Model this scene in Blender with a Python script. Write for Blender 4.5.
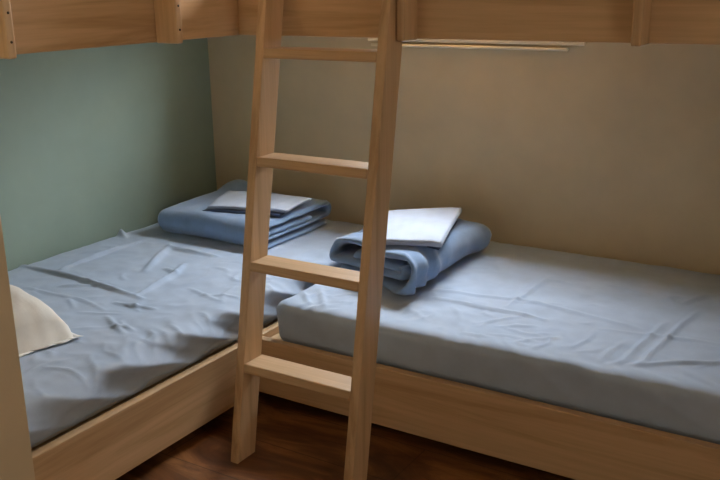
import bpy, bmesh, math, random
import numpy as np
from mathutils import Vector, Matrix, noise

random.seed(7)
S = bpy.context.scene
for o in list(bpy.data.objects):
    bpy.data.objects.remove(o, do_unlink=True)
COL = S.collection

# ------------------------------------------------------------------ camera
cam_data = bpy.data.cameras.new('camera')
cam_data.sensor_width = 36.0
cam_data.lens = 44.2635
cam_data.clip_start = 0.02
cam = bpy.data.objects.new('camera', cam_data)
COL.objects.link(cam)
R = Vector((0.85053041, 0.5257072, -0.0151645))
U = Vector((-0.13391111, 0.24435537, 0.96039485))
F = Vector((-0.50859201, 0.81481433, -0.27822971))
cam.matrix_world = Matrix(((R.x, U.x, -F.x, 2.5157), (R.y, U.y, -F.y, -2.8617),
                           (R.z, U.z, -F.z, 1.2302), (0, 0, 0, 1)))
S.camera = cam

# ------------------------------------------------------------------ world: overcast daylight
world = bpy.data.worlds.new('overcast_sky')
S.world = world
world.use_nodes = True
wn, wl = world.node_tree.nodes, world.node_tree.links
wn.clear()
wout = wn.new('ShaderNodeOutputWorld')
wbg = wn.new('ShaderNodeBackground')
wtc = wn.new('ShaderNodeTexCoord')
wsep = wn.new('ShaderNodeSeparateXYZ')
wramp = wn.new('ShaderNodeValToRGB')
wmap = wn.new('ShaderNodeMapRange')
wmap.inputs['From Min'].default_value = -1
wmap.inputs['From Max'].default_value = 1
wl.new(wtc.outputs['Generated'], wsep.inputs[0])
wl.new(wsep.outputs['Z'], wmap.inputs['Value'])
wl.new(wmap.outputs[0], wramp.inputs[0])
cr = wramp.color_ramp
cr.elements[0].position = 0.52
cr.elements[0].color = (0.04, 0.04, 0.04, 1)
cr.elements[1].position = 0.72
cr.elements[1].color = (0.85, 0.92, 1.0, 1)
wl.new(wramp.outputs[0], wbg.inputs['Color'])
wbg.inputs['Strength'].default_value = 70.0
wl.new(wbg.outputs[0], wout.inputs[0])

# window daylight portal (helps sampling of the real sky through the opening)
WX0, WX1, WZ0, WZ1, WT = 0.80, 1.55, 1.056, 2.05, 0.22
pl = bpy.data.lights.new('window_portal', 'AREA')
pl.shape = 'RECTANGLE'
pl.size, pl.size_y = WX1 - WX0, WZ1 - WZ0
pl.cycles.is_portal = True
po = bpy.data.objects.new('window_portal', pl)
COL.objects.link(po)
po.location = ((WX0 + WX1) / 2, WT + 0.01, (WZ0 + WZ1) / 2)
po.rotation_euler = (-math.pi / 2, 0, 0)

# added fill light in a made-up doorway of the right-hand wall
dl = bpy.data.lights.new('fill_light', 'AREA')
dl.shape = 'RECTANGLE'
dl.size, dl.size_y = 0.75, 1.85
dl.energy = 3.2
dl.color = (1.0, 0.93, 0.82)
do = bpy.data.objects.new('fill_light', dl)
COL.objects.link(do)
do.location = (3.06, -2.15, 0.97)
do.rotation_euler = (math.pi / 2, 0, math.pi / 2)

S.view_settings.view_transform = 'Standard'
S.view_settings.look = 'None'
S.view_settings.gamma = 1.0
S.view_settings.use_curve_mapping = False
S.view_settings.exposure = 0.27

# ------------------------------------------------------------------ materials
def new_mat(name):
    m = bpy.data.materials.new(name)
    m.use_nodes = True
    nt = m.node_tree
    return m, nt, nt.nodes['Principled BSDF']

def coords(nt, scale=(1, 1, 1), rot=(0, 0, 0), loc=(0, 0, 0)):
    tc = nt.nodes.new('ShaderNodeTexCoord')
    mp = nt.nodes.new('ShaderNodeMapping')
    mp.inputs['Scale'].default_value = scale
    mp.inputs['Rotation'].default_value = rot
    mp.inputs['Location'].default_value = loc
    nt.links.new(tc.outputs['Object'], mp.inputs[0])
    return mp.outputs[0]

def noise_tex(nt, vec, scale, detail=4, rough=0.55, dist=0.0):
    n = nt.nodes.new('ShaderNodeTexNoise')
    n.inputs['Scale'].default_value = scale
    n.inputs['Detail'].default_value = detail
    n.inputs['Roughness'].default_value = rough
    n.inputs['Distortion'].default_value = dist
    nt.links.new(vec, n.inputs['Vector'])
    return n.outputs['Fac']

def ramp(nt, fac, stops):
    r = nt.nodes.new('ShaderNodeValToRGB')
    e = r.color_ramp.elements
    while len(e) < len(stops):
        e.new(0.5)
    for k, (p, c) in enumerate(stops):
        e[k].position = p
        e[k].color = (*c, 1)
    nt.links.new(fac, r.inputs[0])
    return r.outputs[0]

def mix(nt, a, b, fac, mode='MULTIPLY'):
    m = nt.nodes.new('ShaderNodeMix')
    m.data_type = 'RGBA'
    m.blend_type = mode
    if isinstance(fac, (int, float)):
        m.inputs[0].default_value = fac
    else:
        nt.links.new(fac, m.inputs[0])
    for s, k in ((a, 6), (b, 7)):
        if isinstance(s, tuple):
            m.inputs[k].default_value = (*s, 1)
        else:
            nt.links.new(s, m.inputs[k])
    return m.outputs[2]

def bump(nt, bsdf, h, strength, distance=0.002):
    b = nt.nodes.new('ShaderNodeBump')
    b.inputs['Strength'].default_value = strength
    b.inputs['Distance'].default_value = distance
    nt.links.new(h, b.inputs['Height'])
    nt.links.new(b.outputs[0], bsdf.inputs['Normal'])

def wood(name, base, axis, rough=0.45, seed=0.0):
    """pale varnished softwood; the grain runs along the given axis"""
    m, nt, b = new_mat(name)
    sc = [9.0, 9.0, 9.0]
    sc[axis] = 0.55
    v = coords(nt, tuple(sc), (0, 0, 0), (seed, seed * 1.7, seed * .6))
    f1 = noise_tex(nt, v, 1.3, 5, 0.6, 1.4)
    sc2 = [60.0, 60.0, 60.0]
    sc2[axis] = 2.0
    v2 = coords(nt, tuple(sc2), (0, 0, 0), (seed, seed, seed))
    f2 = noise_tex(nt, v2, 2.0, 3, 0.6)
    d = tuple(c * k for c, k in zip(base, (0.70, 0.63, 0.55)))
    l = tuple(min(1, c * k) for c, k in zip(base, (1.10, 1.10, 1.12)))
    c1 = ramp(nt, f1, [(0.30, d), (0.50, base), (0.72, l)])
    c2 = ramp(nt, f2, [(0.30, (0.86, 0.83, 0.80)), (0.65, (1, 1, 1))])
    nt.links.new(mix(nt, c1, c2, 0.8), b.inputs['Base Color'])
    b.inputs['Roughness'].default_value = rough
    bump(nt, b, f2, 0.15, 0.001)
    return m

PINE = (0.67, 0.45, 0.25)
M_wood_x = wood('pine_grain_along_x', PINE, 0, 0.45, 1.0)
M_wood_y = wood('pine_grain_along_y', PINE, 1, 0.45, 4.0)
M_wood_z = wood('pine_grain_along_z', PINE, 2, 0.45, 7.0)

def paint(name, base, mottle=0.08):
    m, nt, b = new_mat(name)
    v = coords(nt)
    f1 = noise_tex(nt, v, 3.0, 4, 0.6)
    f2 = noise_tex(nt, v, 160.0, 3, 0.6)
    lo = tuple(c * (1 - mottle) for c in base)
    hi = tuple(min(1, c * (1 + mottle)) for c in base)
    nt.links.new(ramp(nt, f1, [(0.3, lo), (0.7, hi)]), b.inputs['Base Color'])
    b.inputs['Roughness'].default_value = 0.7
    bump(nt, b, f2, 0.25, 0.0015)
    return m

M_teal = paint('teal_paint', (0.30, 0.385, 0.315))
M_beige = paint('beige_paint', (0.71, 0.575, 0.375))
M_warm_bounce = paint('warm_beige_paint', (0.64, 0.52, 0.36), 0.03)  # warm beige, picked so the unseen walls and ceiling bounce warm light
M_pvc = paint('window_cream_paint', (0.90, 0.80, 0.62), 0.01)

def floor_mat():
    m, nt, b = new_mat('brown_laminate')
    v = coords(nt, (1, 1, 1))
    br = nt.nodes.new('ShaderNodeTexBrick')
    br.inputs['Scale'].default_value = 1.0
    br.inputs['Brick Width'].default_value = 1.2
    br.inputs['Row Height'].default_value = 0.19
    br.inputs['Mortar Size'].default_value = 0.0015
    br.inputs['Color1'].default_value = (0.9, 0.9, 0.9, 1)
    br.inputs['Color2'].default_value = (1.1, 1.05, 1.0, 1)
    br.inputs['Mortar'].default_value = (0.4, 0.35, 0.3, 1)
    nt.links.new(v, br.inputs['Vector'])
    v2 = coords(nt, (1.2, 4.0, 4.0))
    f = noise_tex(nt, v2, 2.2, 6, 0.65, 1.2)
    c = ramp(nt, f, [(0.36, (0.085, 0.032, 0.012)), (0.5, (0.19, 0.076, 0.026)), (0.64, (0.36, 0.160, 0.058))])
    nt.links.new(mix(nt, c, br.outputs['Color'], 1.0), b.inputs['Base Color'])
    b.inputs['Roughness'].default_value = 0.38
    return m
M_floor = floor_mat()

def cloth(name, base, weave=900.0, var=0.06, rough=0.85, sheen=0.2, bstr=0.25, fold=0.0):
    m, nt, b = new_mat(name)
    v = coords(nt)
    f1 = noise_tex(nt, v, 14.0, 4, 0.6)
    f2 = noise_tex(nt, v, weave, 2, 0.6)
    lo = tuple(c * (1 - var) for c in base)
    hi = tuple(min(1, c * (1 + var)) for c in base)
    nt.links.new(ramp(nt, f1, [(0.3, lo), (0.7, hi)]), b.inputs['Base Color'])
    b.inputs['Roughness'].default_value = rough
    b.inputs['Sheen Weight'].default_value = sheen
    b.inputs['Specular IOR Level'].default_value = 0.25
    bump(nt, b, f2, bstr, 0.001)
    if fold:
        # creases left by folding and creasing: ridged noise as a second bump
        v3 = coords(nt, (1.0, 1.0, 1.0))
        n3 = nt.nodes.new('ShaderNodeTexNoise')
        n3.noise_type = 'RIDGED_MULTIFRACTAL'
        n3.inputs['Scale'].default_value = 7.0
        n3.inputs['Detail'].default_value = 3.0
        n3.inputs['Distortion'].default_value = 0.6
        nt.links.new(v3, n3.inputs['Vector'])
        b1 = b.inputs['Normal'].links[0].from_node
        b2 = nt.nodes.new('ShaderNodeBump')
        b2.inputs['Strength'].default_value = 0.5 * fold
        b2.inputs['Distance'].default_value = 0.009
        nt.links.new(n3.outputs['Fac'], b2.inputs['Height'])
        nt.links.new(b2.outputs[0], b1.inputs['Normal'])
    return m

M_sheet = cloth('pale_blue_cotton', (0.455, 0.55, 0.69), fold=1.0)
M_blanket = cloth('blue_fleece', (0.24, 0.36, 0.56), 350.0, 0.10, 0.95, 0.5, 0.5)
M_packet = cloth('pale_blue_folded_cotton', (0.55, 0.62, 0.75))
M_fold_shade = cloth('shaded_fold_cotton', (0.09, 0.13, 0.24))  # dark blue stands for shade on the linen's lower fold
M_pillow = cloth('cream_cotton', (0.80, 0.76, 0.68), fold=.6)
M_foam = cloth('mattress_ticking', (0.5, 0.5, 0.48))

def dark_metal():
    m, nt, b = new_mat('dark_screw_steel')
    b.inputs['Base Color'].default_value = (0.10, 0.07, 0.05, 1)
    b.inputs['Metallic'].default_value = 0.8
    b.inputs['Roughness'].default_value = 0.5
    return m
M_screw = dark_metal()

def pane_mat():
    m = bpy.data.materials.new('window_glass')
    m.use_nodes = True
    nt = m.node_tree
    nt.nodes.clear()
    out = nt.nodes.new('ShaderNodeOutputMaterial')
    mx = nt.nodes.new('ShaderNodeMixShader')
    tr = nt.nodes.new('ShaderNodeBsdfTransparent')
    gl = nt.nodes.new('ShaderNodeBsdfGlossy')
    gl.inputs['Roughness'].default_value = 0.05
    mx.inputs[0].default_value = 0.06
    nt.links.new(tr.outputs[0], mx.inputs[1])
    nt.links.new(gl.outputs[0], mx.inputs[2])
    nt.links.new(mx.outputs[0], out.inputs[0])
    return m
M_glass = pane_mat()

# ------------------------------------------------------------------ mesh helpers
def box_into(bm, a, b):
    vs = [bm.verts.new((x, y, z)) for x in (a[0], b[0]) for y in (a[1], b[1]) for z in (a[2], b[2])]
    for f in ((0, 1, 3, 2), (4, 6, 7, 5), (0, 4, 5, 1), (2, 3, 7, 6), (0, 2, 6, 4), (1, 5, 7, 3)):
        bm.faces.new([vs[i] for i in f])
    return vs

def finish(name, bm, mat, parent=None, smooth=False, loc=None):
    bmesh.ops.recalc_face_normals(bm, faces=bm.faces)
    me = bpy.data.meshes.new(name)
    bm.to_mesh(me)
    bm.free()
    me.materials.append(mat)
    if smooth:
        for p in me.polygons:
            p.use_smooth = True
    o = bpy.data.objects.new(name, me)
    COL.objects.link(o)
    if parent is not None:
        o.parent = parent
    if loc is not None:
        o.location = loc
    return o

def box(name, a, b, mat, parent=None, bevel=0.0, origin=None):
    """box between world corners a and b; the object's origin sits at its centre"""
    c = [(a[i] + b[i]) / 2 for i in range(3)] if origin is None else origin
    bm = bmesh.new()
    box_into(bm, [a[i] - c[i] for i in range(3)], [b[i] - c[i] for i in range(3)])
    if bevel > 0:
        bmesh.ops.bevel(bm, geom=list(bm.edges), offset=bevel, segments=3, profile=0.5, affect='EDGES', clamp_overlap=True)
    p = c
    if parent is not None:
        p = [c[i] - parent.location[i] for i in range(3)]
    return finish(name, bm, mat, parent, False, p)

def thing(name, loc, label, cat, group=None):
    o = bpy.data.objects.new(name, None)
    o.empty_display_size = 0.1
    COL.objects.link(o)
    o.location = loc
    tag(o, label, cat, group)
    return o

def tag(o, label, cat, group=None):
    o['label'] = label
    o['category'] = cat
    if group:
        o['group'] = group

def structure(o, label=None, cat=None):
    o['kind'] = 'structure'
    if label:
        tag(o, label, cat)
    return o

# ------------------------------------------------------------------ the room
H = 2.5
XR, YF = 3.02, -3.5
structure(box('floor', (-0.1, YF - .1, -0.06), (XR + .1, WT, 0), M_floor), 'dark reddish brown wood laminate floor between the two beds', 'floor')
structure(box('ceiling', (-0.1, YF - .1, H), (XR + .1, WT, H + .08), M_warm_bounce), 'warm beige ceiling above the bunks', 'ceiling')
structure(box('wall_left', (-0.1, YF - .1, 0), (0, 0, H), M_teal), 'muted teal painted wall behind the left bed', 'wall')
bm = bmesh.new()  # unseen wall; its doorway is added for the fill light
for a, b in (((XR, YF - .1, 0), (XR + .1, -2.55, H)), ((XR, -1.75, 0), (XR + .1, 0, H)), ((XR, -2.55, 1.95), (XR + .1, -1.75, H)),
             ((XR + .1, -2.65, 0), (XR + .13, -1.65, 2.05))):
    box_into(bm, a, b)
structure(finish('wall_right', bm, M_warm_bounce), 'pale wall with a doorway added for the fill light at the foot of the right bed', 'wall')
structure(box('wall_front', (0, YF - .1, 0), (XR, YF, H), M_warm_bounce), 'pale wall behind the viewer', 'wall')
structure(box('wall_partition', (0, -2.14, 0), (1.30, -2.0, H), M_beige), 'tan painted partition wall end at the left edge of the picture', 'wall')
bm = bmesh.new()
for a, b in (((-0.1, 0, 0), (WX0, WT, H)), ((WX1, 0, 0), (XR + .1, WT, H)),
             ((WX0, 0, 0), (WX1, WT, WZ0)), ((WX0, 0, WZ1), (WX1, WT, H))):
    box_into(bm, a, b)
bmesh.ops.remove_doubles(bm, verts=bm.verts, dist=1e-5)
structure(finish('wall_back', bm, M_beige), 'beige painted wall behind the right bed with a window recess', 'wall')

# window set deep in the recess, mostly hidden by the upper bunk
win = thing('window_1', ((WX0 + WX1) / 2, 0.15, WZ0), 'white framed window in the recess of the beige wall behind the right upper bunk', 'window')
win['kind'] = 'structure'
bm = bmesh.new()
c = win.location
def wb(a, b):
    box_into(bm, [a[i] - c[i] for i in range(3)], [b[i] - c[i] for i in range(3)])
wb((WX0, .12, WZ0), (WX1, .19, WZ0 + .030))
wb((WX0, .12, WZ0 + .030), (WX0 + .03, .19, WZ1))
wb((WX1 - .03, .12, WZ0 + .030), (WX1, .19, WZ1))
wb((WX0 + .03, .12, WZ1 - .03), (WX1 - .03, .19, WZ1))
wb((WX0 + .03, .13, 1.55), (WX1 - .03, .16, 1.58))
finish('window_frame', bm, M_pvc, win)
box('pane', (WX0 + .03, .165, WZ0 + .030), (WX1 - .03, .169, WZ1 - .03), M_glass, win)

box('window_stool', (WX0 - .015, -.016, 1.0270), (1.60, -.0005, 1.0430), M_pvc, win, .004)
box('window_apron', (WX0, -.018, 1.0085), (1.547, -.0005, 1.0195), M_pvc, win, .004)

# ------------------------------------------------------------------ beds
W = 0.95
ZB, ZT, ZM = 0.047, 0.222, 0.335
ZU = 1.1015
YE = -1.985     # end of the left beds
XE = 3.0        # end of the right beds
T = 0.026

fl = thing('bed_frame', (W / 2, -1.0, 0), 'low pine bed frame along the teal wall, under the mattress with the pillow', 'bed frame')
box('side_rail', (W - T, YE, ZB), (W, -0.004, ZT), M_wood_y, fl, 0.003)
box('end_rail', (0.004, YE, ZB), (W - T - .001, YE + T, ZT), M_wood_x, fl, 0.003)
box('bed_base', (0.004, YE + T + .001, .178), (W - T - .001, -0.004, .200), M_wood_x, fl, 0.002)
for x in (.10, .72):
    for y in (-1.75, -.3):
        box('leg', (x - .03, y - .03, 0), (x + .03, y + .03, .178), M_wood_z, fl, 0.003)

fr = thing('bed_frame', (2.0, -W / 2, 0), 'low pine bed frame along the beige wall, its board behind the ladder foot', 'bed frame')
box('side_rail', (W + .001, -W, ZB), (XE, -W + T, ZT), M_wood_x, fr, 0.003)
box('end_rail', (XE - T, -W + T + .001, ZB), (XE, -0.004, ZT), M_wood_y, fr, 0.003)
box('bed_base', (W + .002, -W + T + .001, .178), (XE - T - .001, -0.004, .200), M_wood_y, fr, 0.002)
for x in (1.25, 2.75):
    for y in (-.60, -.2):
        box('leg', (x - .03, y - .03, 0), (x + .03, y + .03, .178), M_wood_z, fr, 0.003)

ZP = 1.235
ul = thing('upper_bunk', (W / 2, -1.4, ZU), 'pine upper bunk on the teal wall above the bed with the pillow', 'bunk bed')
box('side_rail', (W - T, YE, ZU), (W, -W - .001, ZU + .175), M_wood_y, ul, 0.002)
box('bunk_base', (0.003, YE, ZP), (W - T - .001, -W - .001, ZP + .02), M_wood_x, ul, 0.002)
def post(a, b, parent, screws):
    p = box('guard_post', a, b, M_wood_z, parent, 0.004)
    for s in screws:
        bmq = bmesh.new()
        bmesh.ops.create_uvsphere(bmq, u_segments=12, v_segments=8, radius=0.0028)
        sc = finish('screw', bmq, M_screw, p, True)
        sc.location = [s[i] - (a[i] + b[i]) / 2 for i in range(3)]
    return p
for y in (-1.267, -1.738):
    post((W + .0005, y, ZU - .002), (W + .07, y + .021, ZU + .40), ul,
         [(W + .07, y + .011, ZU + .03), (W + .07, y + .011, ZU + .085)])

ur = thing('upper_bunk', (2.0, -W / 2, ZU), 'pine upper bunk on the beige wall that the ladder leans against', 'bunk bed')
box('side_rail', (W - T, -W, ZU), (XE, -W + T, ZU + .175), M_wood_x, ur, 0.002)
box('bunk_base', (0.003, -W + T + .001, ZP), (XE, -0.012, ZP + .02), M_wood_y, ur, 0.002)
for x0 in (1.4735, 2.017):
    post((x0, -W - .07, ZU - .002), (x0 + .021, -W - .0005, ZU + .40), ur, [])

# ------------------------------------------------------------------ ladder
SL = 0.177
LX0, LX1 = 1.088, 1.471      # outer faces
TS, TD = 0.026, 0.075        # stile thickness and depth
FY = -1.2517                 # front of the foot on the floor
def fy(z):
    return FY + SL * z
DY = TD * math.sqrt(1 + SL * SL)   # level depth of the leaning stile
lad = thing('ladder', ((LX0 + LX1) / 2, FY + .04, 0), 'pale pine ladder leaning on the right upper bunk', 'ladder')
LC = Vector(lad.location)
def slanted(name, x0, x1, z0, z1, mat, bev):
    bm = bmesh.new()
    z_mid = (z0 + z1) / 2
    cc = Vector(((x0 + x1) / 2, fy(z_mid) + DY / 2, z_mid))
    vs = box_into(bm, (x0 - cc.x, 0, z0 - cc.z), (x1 - cc.x, DY, z1 - cc.z))
    for v in vs:
        v.co.y += fy(v.co.z + cc.z) - cc.y
    bmesh.ops.bevel(bm, geom=list(bm.edges), offset=bev, segments=3, profile=0.5, affect='EDGES')
    return finish(name, bm, mat, lad, False, cc - LC)
slanted('stile', LX0, LX0 + TS, 0, 1.62, M_wood_z, 0.003)
slanted('stile', LX1 - TS, LX1, 0, 1.62, M_wood_z, 0.003)
for k in range(5):
    zt = 1.345 - .268 * k
    slanted('rung', LX0 + TS + .0003, LX1 - TS - .0003, zt - .024, zt, M_wood_x, 0.003)

# ------------------------------------------------------------------ sheets on mattresses
def seg_dist_far(px, py, pts, m):
    return (px < min(p[0] for p in pts) - m or px > max(p[0] for p in pts) + m or
            py < min(p[1] for p in pts) - m or py > max(p[1] for p in pts) + m)

def seg_dist(px, py, pts):
    """distance to a polyline and position 0..1 along it"""
    best = 9.0
    bt = 0
    tot = sum(math.dist(pts[i], pts[i + 1]) for i in range(len(pts) - 1))
    acc = 0
    for i in range(len(pts) - 1):
        ax, ay = pts[i]
        bx_, by_ = pts[i + 1]
        dx, dy = bx_ - ax, by_ - ay
        L2 = dx * dx + dy * dy
        t = max(0, min(1, ((px - ax) * dx + (py - ay) * dy) / L2))
        d = math.hypot(px - ax - t * dx, py - ay - t * dy)
        if d < best:
            best = d
            bt = (acc + t * math.sqrt(L2)) / tot
        acc += math.sqrt(L2)
    return best, bt

def nz(x, y, z):
    return noise.noise(Vector((x, y, z)))

def ridge(x, y, z):
    return 1 - 2 * abs(nz(x, y, z))

def rounded_box_grid(bm, a, b, step, r):
    """surface grid of a box with its edges rounded to radius r"""
    n = [max(2, round((b[i] - a[i]) / step)) for i in range(3)]
    cache = {}
    def vert(i, j, k):
        key = (i, j, k)
        if key in cache:
            return cache[key]
        p = [a[q] + (b[q] - a[q]) * (i, j, k)[q] / n[q] for q in range(3)]
        inner = [min(max(p[q], a[q] + r), b[q] - r) for q in range(3)]
        d = Vector([p[q] - inner[q] for q in range(3)])
        if d.length > 1e-9:
            d.normalize()
            p = [inner[q] + d[q] * r for q in range(3)]
        v = bm.verts.new(p)
        cache[key] = v
        return v
    for i in range(n[0]):
        for j in range(n[1]):
            for k in (0, n[2]):
                bm.faces.new([vert(i, j, k), vert(i + 1, j, k), vert(i + 1, j + 1, k), vert(i, j + 1, k)])
    for i in range(n[0]):
        for k in range(n[2]):
            for j in (0, n[1]):
                bm.faces.new([vert(i, j, k), vert(i + 1, j, k), vert(i + 1, j, k + 1), vert(i, j, k + 1)])
    for j in range(n[1]):
        for k in range(n[2]):
            for i in (0, n[0]):
                bm.faces.new([vert(i, j, k), vert(i, j + 1, k), vert(i, j + 1, k + 1), vert(i, j, k + 1)])

def smoothstep(a, b, x):
    t = max(0.0, min(1.0, (x - a) / (b - a)))
    return t * t * (3 - 2 * t)

def make_mattress(label, a, b, creases, side, r):
    root = thing('mattress', ((a[0] + b[0]) / 2, (a[1] + b[1]) / 2, a[2]), label, 'mattress')
    box('mattress_core', (a[0] + .03, a[1] + .03, a[2] + .003), (b[0] - .03, b[1] - .03, b[2] - .025), M_foam, root, 0.02)
    bm = bmesh.new()
    rounded_box_grid(bm, a, b, 0.0070, r)
    c = Vector(root.location)
    for v in bm.verts:
        x, y, z = v.co
        top = smoothstep(b[2] - .05, b[2] - .005, z)
        h = 0.0
        if top > 0:
            h += .0022 * nz(x * 3.1, y * 3.1, 1.3) + .0020 * ridge(x * 6, y * 6, 4.4) + .0016 * ridge(x * 15, y * 15, 2.2)
            for pts, hh, w in creases:
                w1 = w * .62
                if seg_dist_far(x, y, pts, 4 * w1):
                    continue
                d, t = seg_dist(x, y, pts)
                if d < 4 * w1:
                    h += 1.5 * hh * math.exp(-(d / w1) ** 2) * math.sin(math.pi * (0.12 + 0.76 * t))
            # puckers where the cloth is pulled over the long edge
            e = (y - a[1]) if side == 'y' else (b[0] - x)
            q = x if side == 'y' else y
            pk = smoothstep(.17, .01, e)
            h += pk * .007 * ridge(q * 15 + 3 * nz(q * 3, e * 4, 0), e * 5, 8.8) * (.5 + nz(q * 4, 1, 1))
        h *= top
        dv = Vector((0, 0, h))
        if side == 'y':
            f = smoothstep(a[1] + r * 1.2, a[1], y)
            if f > 0:
                dv.y -= f * (.006 * nz(x * 4 + z * 5, z * 7, 3.3) + .003 * ridge(x * 6 + z * 9, z * 6, 5.5) + .006 - .022 * (1 - (z - a[2]) / (b[2] - a[2])))
        else:
            f = smoothstep(b[0] - r * 1.4, b[0], x)
            if f > 0:
                s = (z - a[2]) / (b[2] - a[2])
                wv = nz(y * 3.6 - z * 9, z * 10 + y * 1.5, 6.1)
                wr = ridge(y * 5.0 - z * 14, z * 5, 1.1)
                ph = (y + 2.5 * (z - .222) + 1.40 + .05 * nz(y * 3, z * 4, 7)) / .205
                fr = ph - math.floor(ph)
                cyc = 2 * (abs(2 * fr - 1) ** 1.6) - .8
                cyc = cyc * (.75 + .5 * nz(y * 4, 0, 4))
                dv.x += f * (.012 * cyc + .007 * wv + .004 * wr + .004 * ridge((y + 2.2 * z) * 11, z * 5, 4))
                dv.z += f * .004 * cyc
                dv.x += f * (.010 - .040 * max(0.0, 1 - s) ** 1.3)
                dv.z += f * .012 * nz(y * 4.3, 0, 2.7) * top
        v.co = v.co + dv - c
    finish('fitted_sheet', bm, M_sheet, root, True)
    return root

cr1 = [([(0.04, -1.058), (0.336, -1.061), (0.638, -1.094)], .010, .013),
       ([(0.198, -1.02), (0.191, -0.845), (0.184, -0.637)], .009, .012),
       ([(0.61, -1.079), (0.571, -0.872), (.52, -.78)], .010, .013),
       ([(0.46, -0.898), (0.33, -0.644)], .011, .02),
       ([(0.098, -0.638), (0.012, -0.591)], .015, .018),
       ([(0.555, -0.657), (0.42, -.665), (0.32, -0.649)], .010, .014),
       ([(0.334, -1.139), (0.41, -1.086)], .006, .010),
       ([(0.596, -1.157), (0.742, -1.142)], .006, .008),
       ([(.571, -.872), (.50, -.845)], .007, .010),
       ([(.25, -1.2), (.5, -1.19), (.62, -1.22)], .004, .008),
       ([(.70, -.95), (.86, -1.0)], .004, .009),
       ([(.66, -1.25), (.80, -1.32)], .005, .009),
       ([(.12, -.86), (.17, -.80)], .006, .009)]
def small_creases(seed, n, x0, x1, y0, y1, ang, spread):
    rr = random.Random(seed)
    out = []
    for i in range(n):
        x, y = rr.uniform(x0, x1), rr.uniform(y0, y1)
        a_ = math.radians(ang + rr.gauss(0, spread))
        L = rr.uniform(.04, .16)
        k = rr.uniform(-.02, .02)
        dx, dy = math.cos(a_), math.sin(a_)
        out.append(([(x, y), (x + dx * L / 2 - dy * k, y + dy * L / 2 + dx * k), (x + dx * L, y + dy * L)],
                    rr.uniform(.0015, .0034), rr.uniform(.007, .011)))
    return out
cr1 += small_creases(3, 30, .08, .85, -1.85, -.6, 0, 35) + small_creases(4, 26, .66, .88, -1.9, -.7, -35, 20)
make_mattress('mattress with rumpled pale blue sheet along the teal wall, pillow on its near end',
              (.012, -1.955, .202), (.932, -.012, ZM), cr1, 'x', .055)
cr2 = [([(1.40, -.66), (1.547, -0.669), (1.667, -0.665), (1.741, -0.667)], .007, .010),
       ([(1.611, -0.624), (1.629, -0.305)], .005, .012),
       ([(1.99, -0.344), (2.017, -0.3)], .007, .012),
       ([(2.04, -.36), (2.09, -.24)], .006, .012),
       ([(2.03, -0.853), (2.146, -0.773), (2.30, -0.69)], .0055, .012),
       ([(2.041, -0.853), (2.071, -0.54), (2.09, -.40)], .005, .012),
       ([(2.00, -0.853), (2.03, -0.54)], .004, .012),
       ([(1.352, -0.601), (1.647, -0.55), (1.984, -0.613)], .004, .014),
       ([(1.80, -.30), (1.93, -.33)], .005, .010),
       ([(1.893, -0.665), (2.186, -0.615)], .003, .012),
       ([(1.02, -.80), (1.10, -.88)], .006, .012),
       ([(1.06, -.76), (1.16, -.89)], .006, .012)]
cr2 += small_creases(5, 36, 1.05, 2.7, -.80, -.1, 10, 45) + small_creases(6, 46, 1.02, 2.6, -.90, -.78, 70, 30)
make_mattress('thin mattress in a pale blue fitted sheet along the beige wall behind the ladder',
              (1.0, -.922, .202), (2.968, -.012, ZM), cr2, 'y', .028)

# ------------------------------------------------------------------ pillow
def make_pillow():
    bm = bmesh.new()
    n = 44
    LXp, LYp, HP = .63, .47, .084
    def pt(i, j, s):
        u, v = -1 + 2 * i / n, -1 + 2 * j / n
        x = u * LXp / 2 * (1 - .07 * (1 - v * v))
        y = v * LYp / 2 * (1 - .07 * (1 - u * u))
        uu, vv = min(1, abs(u) / .95), min(1, abs(v) / .95)
        k = (max(0, 1 - uu ** 3.6) ** .42) * (max(0, 1 - vv ** 3.6) ** .42)
        h = HP * k
        h += k * (.008 * nz(u * 2.2, v * 2.2, s) + .006 * ridge(u * 3 + v * 2, v * 3 - u, 3 + s) + .003 * ridge(u * 8, v * 5, 1))
        h += .004 * (1 - k) * nz(u * 6, v * 6, 2)
        if s < 0:
            return Vector((x, y, -.05 + .012 * (1 - k)))
        h = -.05 + .012 * (1 - k) + 1.75 * h
        return Vector((x, y, h))
    top = [[bm.verts.new(pt(i, j, 1)) for j in range(n + 1)] for i in range(n + 1)]
    bot = [[top[i][j] if i in (0, n) or j in (0, n) else bm.verts.new(pt(i, j, -1)) for j in range(n + 1)] for i in range(n + 1)]
    for g in (top, bot):
        for i in range(n):
            for j in range(n):
                q = [g[i][j], g[i + 1][j], g[i + 1][j + 1], g[i][j + 1]]
                bm.faces.new(q)
    o = finish('pillow', bm, M_pillow, None, True)
    o.location = (.402, -1.605, ZM + .056)
    o.rotation_euler = (0, math.radians(2), math.radians(-4))
    tag(o, 'plump cream white pillow on the left bed, half hidden by the partition', 'pillow')
make_pillow()

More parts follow.
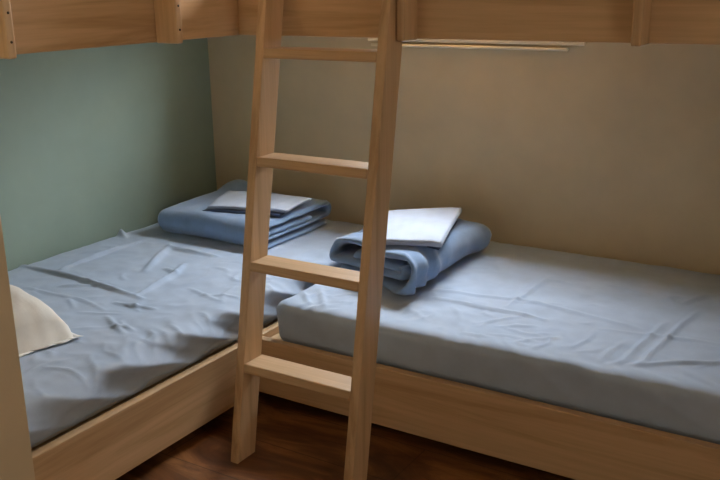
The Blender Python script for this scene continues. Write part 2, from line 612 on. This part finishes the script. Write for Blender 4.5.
# ------------------------------------------------------------------ folded blankets
def spiral(L, R, pitch, turns, start_low=True):
    """centre line of a flattened roll: straight runs of length L joined by half circles;
    starts at the outer end, lying underneath, and winds inward"""
    pts = []
    r = R
    x = -L / 2
    side = 1
    pts.append((-L / 2, -R))
    for k in range(turns):
        # straight run towards the side
        zc = 0.0
        zs = -r if side == 1 else r
        for i in range(1, 11):
            pts.append((side * (-L / 2 + L * i / 10), zs))
        # half circle around the end
        r2 = r - pitch / 2
        for i in range(1, 12):
            a = math.pi * i / 12
            rr = r + (r2 - r) * i / 12
            if side == 1:
                pts.append((L / 2 + rr * math.sin(a), -rr * math.cos(a)))
            else:
                pts.append((-L / 2 - rr * math.sin(a), rr * math.cos(a)))
        r = r2
        side = -side
        if r < pitch * .45:
            break
    zs = -r if side == 1 else r
    for i in range(0, 8):
        pts.append((side * (-L / 2 + L * i / 10), zs))
    return pts

def strip_mesh(pts, th, width, deform, nv=36, mirror=False):
    """thick cloth strip: cross-section pts (u,w) with thickness th, swept along v"""
    bm = bmesh.new()
    P = [Vector((p[0], p[1])) for p in pts]
    N = []
    for i in range(len(P)):
        t = (P[min(i + 1, len(P) - 1)] - P[max(i - 1, 0)]).normalized()
        N.append(Vector((-t.y, t.x)))
    m = len(P)
    rows = []
    for j in range(nv + 1):
        f = j / nv
        edge = min(f, 1 - f) * width
        k = .35 + .65 * math.sqrt(max(0, 1 - (1 - min(1, edge / .014)) ** 2))
        v = (f - .5) * width
        row = []
        for sgn in (1, -1):
            line = []
            for i in range(m):
                q = P[i] + N[i] * sgn * th / 2 * k
                line.append(bm.verts.new(deform(q.x, v, q.y, i / m)))
            row.append(line)
        rows.append(row)
    for j in range(nv):
        A, B = rows[j], rows[j + 1]
        for s in (0, 1):
            for i in range(m - 1):
                bm.faces.new([A[s][i], A[s][i + 1], B[s][i + 1], B[s][i]])
        for i in (0, m - 1):
            bm.faces.new([A[0][i], A[1][i], B[1][i], B[0][i]])
    for j in (0, nv):
        A = rows[j]
        for i in range(m - 1):
            bm.faces.new([A[0][i], A[0][i + 1], A[1][i + 1], A[1][i]])
    return bm

# blanket on the left bed: smooth fold towards the room, layer edges at its right end
R1 = .048
def def1(u, v, w, t):
    # u -> -y (fold at the front), v -> x
    x = v + .012 * nz(u * 4, v * 2, 1.0) - .02 * (1 if v < 0 else 0) * (abs(u) / .25) ** 4
    yy = -u + .012 * nz(v * 5, w * 6, 2.0) + .012 * nz(t * 3, 0, 9) * (v / .24)
    z = w + R1 + .008
    top = smoothstep(.0, .11, z)
    z += top * (.008 * nz(u * 6, v * 6, 5.0) + .004 * nz(u * 14, v * 14, 5.0))
    z += top * .040 * math.exp(-(((v + .17) / .08) ** 2 + ((u + .18) / .06) ** 2))
    z -= top * .006 * smoothstep(.05, -.24, v) * smoothstep(.0, .2, u)
    z -= top * .010 * smoothstep(.1, .24, v)
    return Vector((x, yy, max(z, .001)))
b1 = strip_mesh(spiral(.36, R1, .031, 4), .022, .49, def1)
o1 = finish('blanket', b1, M_blanket, None, True)
o1.location = (.425, -.315, ZM + .004)
o1.rotation_euler = (0, 0, math.radians(1))
tag(o1, 'blue fleece blanket folded flat on the left bed in the corner of the walls', 'blanket')

# blanket on the right bed: loosely rolled, curled layer edges facing the room
R2 = .060
def def2(u, v, w, t):
    z = w + R2 + .009
    top = smoothstep(.0, .13, z)
    left = smoothstep(.05, -.22, u)
    z *= 1 - .30 * left
    z += top * (.010 * nz(u * 5, v * 5, 7.0) + .005 * nz(u * 13, v * 9, 3.0))
    z *= 1 - .22 * smoothstep(-.05, .25, v) * smoothstep(-.05, .2, u)
    fr = smoothstep(.02, -.2, v)
    x = u + .016 * nz(v * 5, w * 8, 4.0) + .012 * nz(v * 12, w * 20, 1.0) + fr * smoothstep(-.02, .14, u) * (.011 * math.sin((v + .30 * u + .25 * w) * 92 + 2 * nz(w * 9, v * 6, 1)) + .008 * ridge((v + .3 * u) * 9, t * 4, 2))
    z += fr * top * (.010 * ridge((v - .25 * u) * 10, u * 2, 3.0) + .010 * nz(u * 9, v * 4, t * 6))
    y = v - .36 * u * (.235 - v) / .47 + .060 * nz(t * 6, 1.5, 3) * (1 if v < 0 else .4) * smoothstep(0, .2, abs(v)) + .014 * nz(u * 5, w * 12, 2.0)
    return Vector((x, y, max(z, .001)))
b2 = strip_mesh(spiral(.28, R2, .039, 5), .023, .50, def2)
o2 = finish('blanket', b2, M_blanket, None, True)
o2.location = (1.148, -.382, ZM + .004)
o2.rotation_euler = (0, 0, math.radians(0))
tag(o2, 'blue fleece blanket loosely rolled on the right bed, curled edges facing the room', 'blanket')

# ------------------------------------------------------------------ folded linen on the blankets
def packet(name, corners, z_at, th, layers, mat, label, cat, sag=.004, group=None):
    """folded cloth: layered slab whose four corners (left-front, right-front, right-back, left-back) are given"""
    bm = bmesh.new()
    n = 26
    A, B, C_, D = [Vector(c) for c in corners]
    cen = (A + B + C_ + D) / 4
    for L in range(layers):
        t0 = th * L / layers
        t1 = th * (L + 1) / layers - .0006
        rnd = random.Random(L * 13 + len(label))
        off = Vector((rnd.uniform(-.004, .004), rnd.uniform(-.004, .004), 0))
        g = {}
        def P(i, j, s):
            u, v = i / n, j / n
            p = (A * (1 - u) + B * u) * (1 - v) + (D * (1 - u) + C_ * u) * v
            # rounded rim
            e = min(u, 1 - u, v, 1 - v) * .25
            k = math.sqrt(max(0, 1 - (1 - min(1, e / .006)) ** 2))
            mid = (t0 + t1) / 2
            h = mid + s * (t1 - t0) / 2 * (.25 + .75 * k)
            h += .0035 * nz(u * 3, v * 3, 6) * (L + 1) / layers + .0012 * ridge(u * 6, v * 5, 2 + L)
            return p + off + Vector((0, 0, h - sag * ((u - .5) ** 2 + (v - .5) ** 2) * 4)) - cen
        for s in (1, -1):
            for i in range(n + 1):
                for j in range(n + 1):
                    g[s, i, j] = bm.verts.new(P(i, j, s))
        for i in range(n):
            for j in range(n):
                for s in (1, -1):
                    bm.faces.new([g[s, i, j], g[s, i + 1, j], g[s, i + 1, j + 1], g[s, i, j + 1]])
        for i in range(n):
            for j in (0, n):
                bm.faces.new([g[1, i, j], g[1, i + 1, j], g[-1, i + 1, j], g[-1, i, j]])
                bm.faces.new([g[1, j, i], g[1, j, i + 1], g[-1, j, i + 1], g[-1, j, i]])
    o = finish(name, bm, mat, None, True)
    o.location = cen
    tag(o, label, cat, group)
    return o

Z1 = ZM + .106
packet('shaded_lower_fold', [(.365, -.495, Z1), (.655, -.415, Z1), (.62, -.25, Z1 + .002), (.34, -.34, Z1 + .002)], 0, .009, 2, M_fold_shade,  # shade under the sheet's front edge, put in as a dark slab
       'dark blue folded pillowcase peeking out under the linen on the corner blanket', 'pillowcase')
packet('folded_sheet', [(.375, -.485, Z1 + .011), (.675, -.400, Z1 + .011), (.645, -.205, Z1 + .012), (.285, -.255, Z1 + .013)], 0, .013, 3, M_packet,
       'pale blue folded sheet on the blanket in the corner of the left bed', 'bed sheet')
Z2 = ZM + .124
packet('shaded_lower_fold', [(1.03, -.50, Z2 - .010), (1.365, -.568, Z2), (1.27, -.25, Z2), (1.03, -.40, Z2 - .006)], 0, .009, 2, M_fold_shade,  # dark slab again for the shaded fold below the sheet
       'dark blue folded pillowcase under the white linen on the rolled blanket', 'pillowcase')
packet('folded_sheet', [(1.19, -.645, Z2 + .011), (1.375, -.572, Z2 + .011), (1.243, -.150, Z2 + .011), (1.03, -.305, Z2 + .008)], 0, .019, 4, M_packet,
       'whitish folded sheet on the rolled blanket beside the ladder', 'bed sheet')
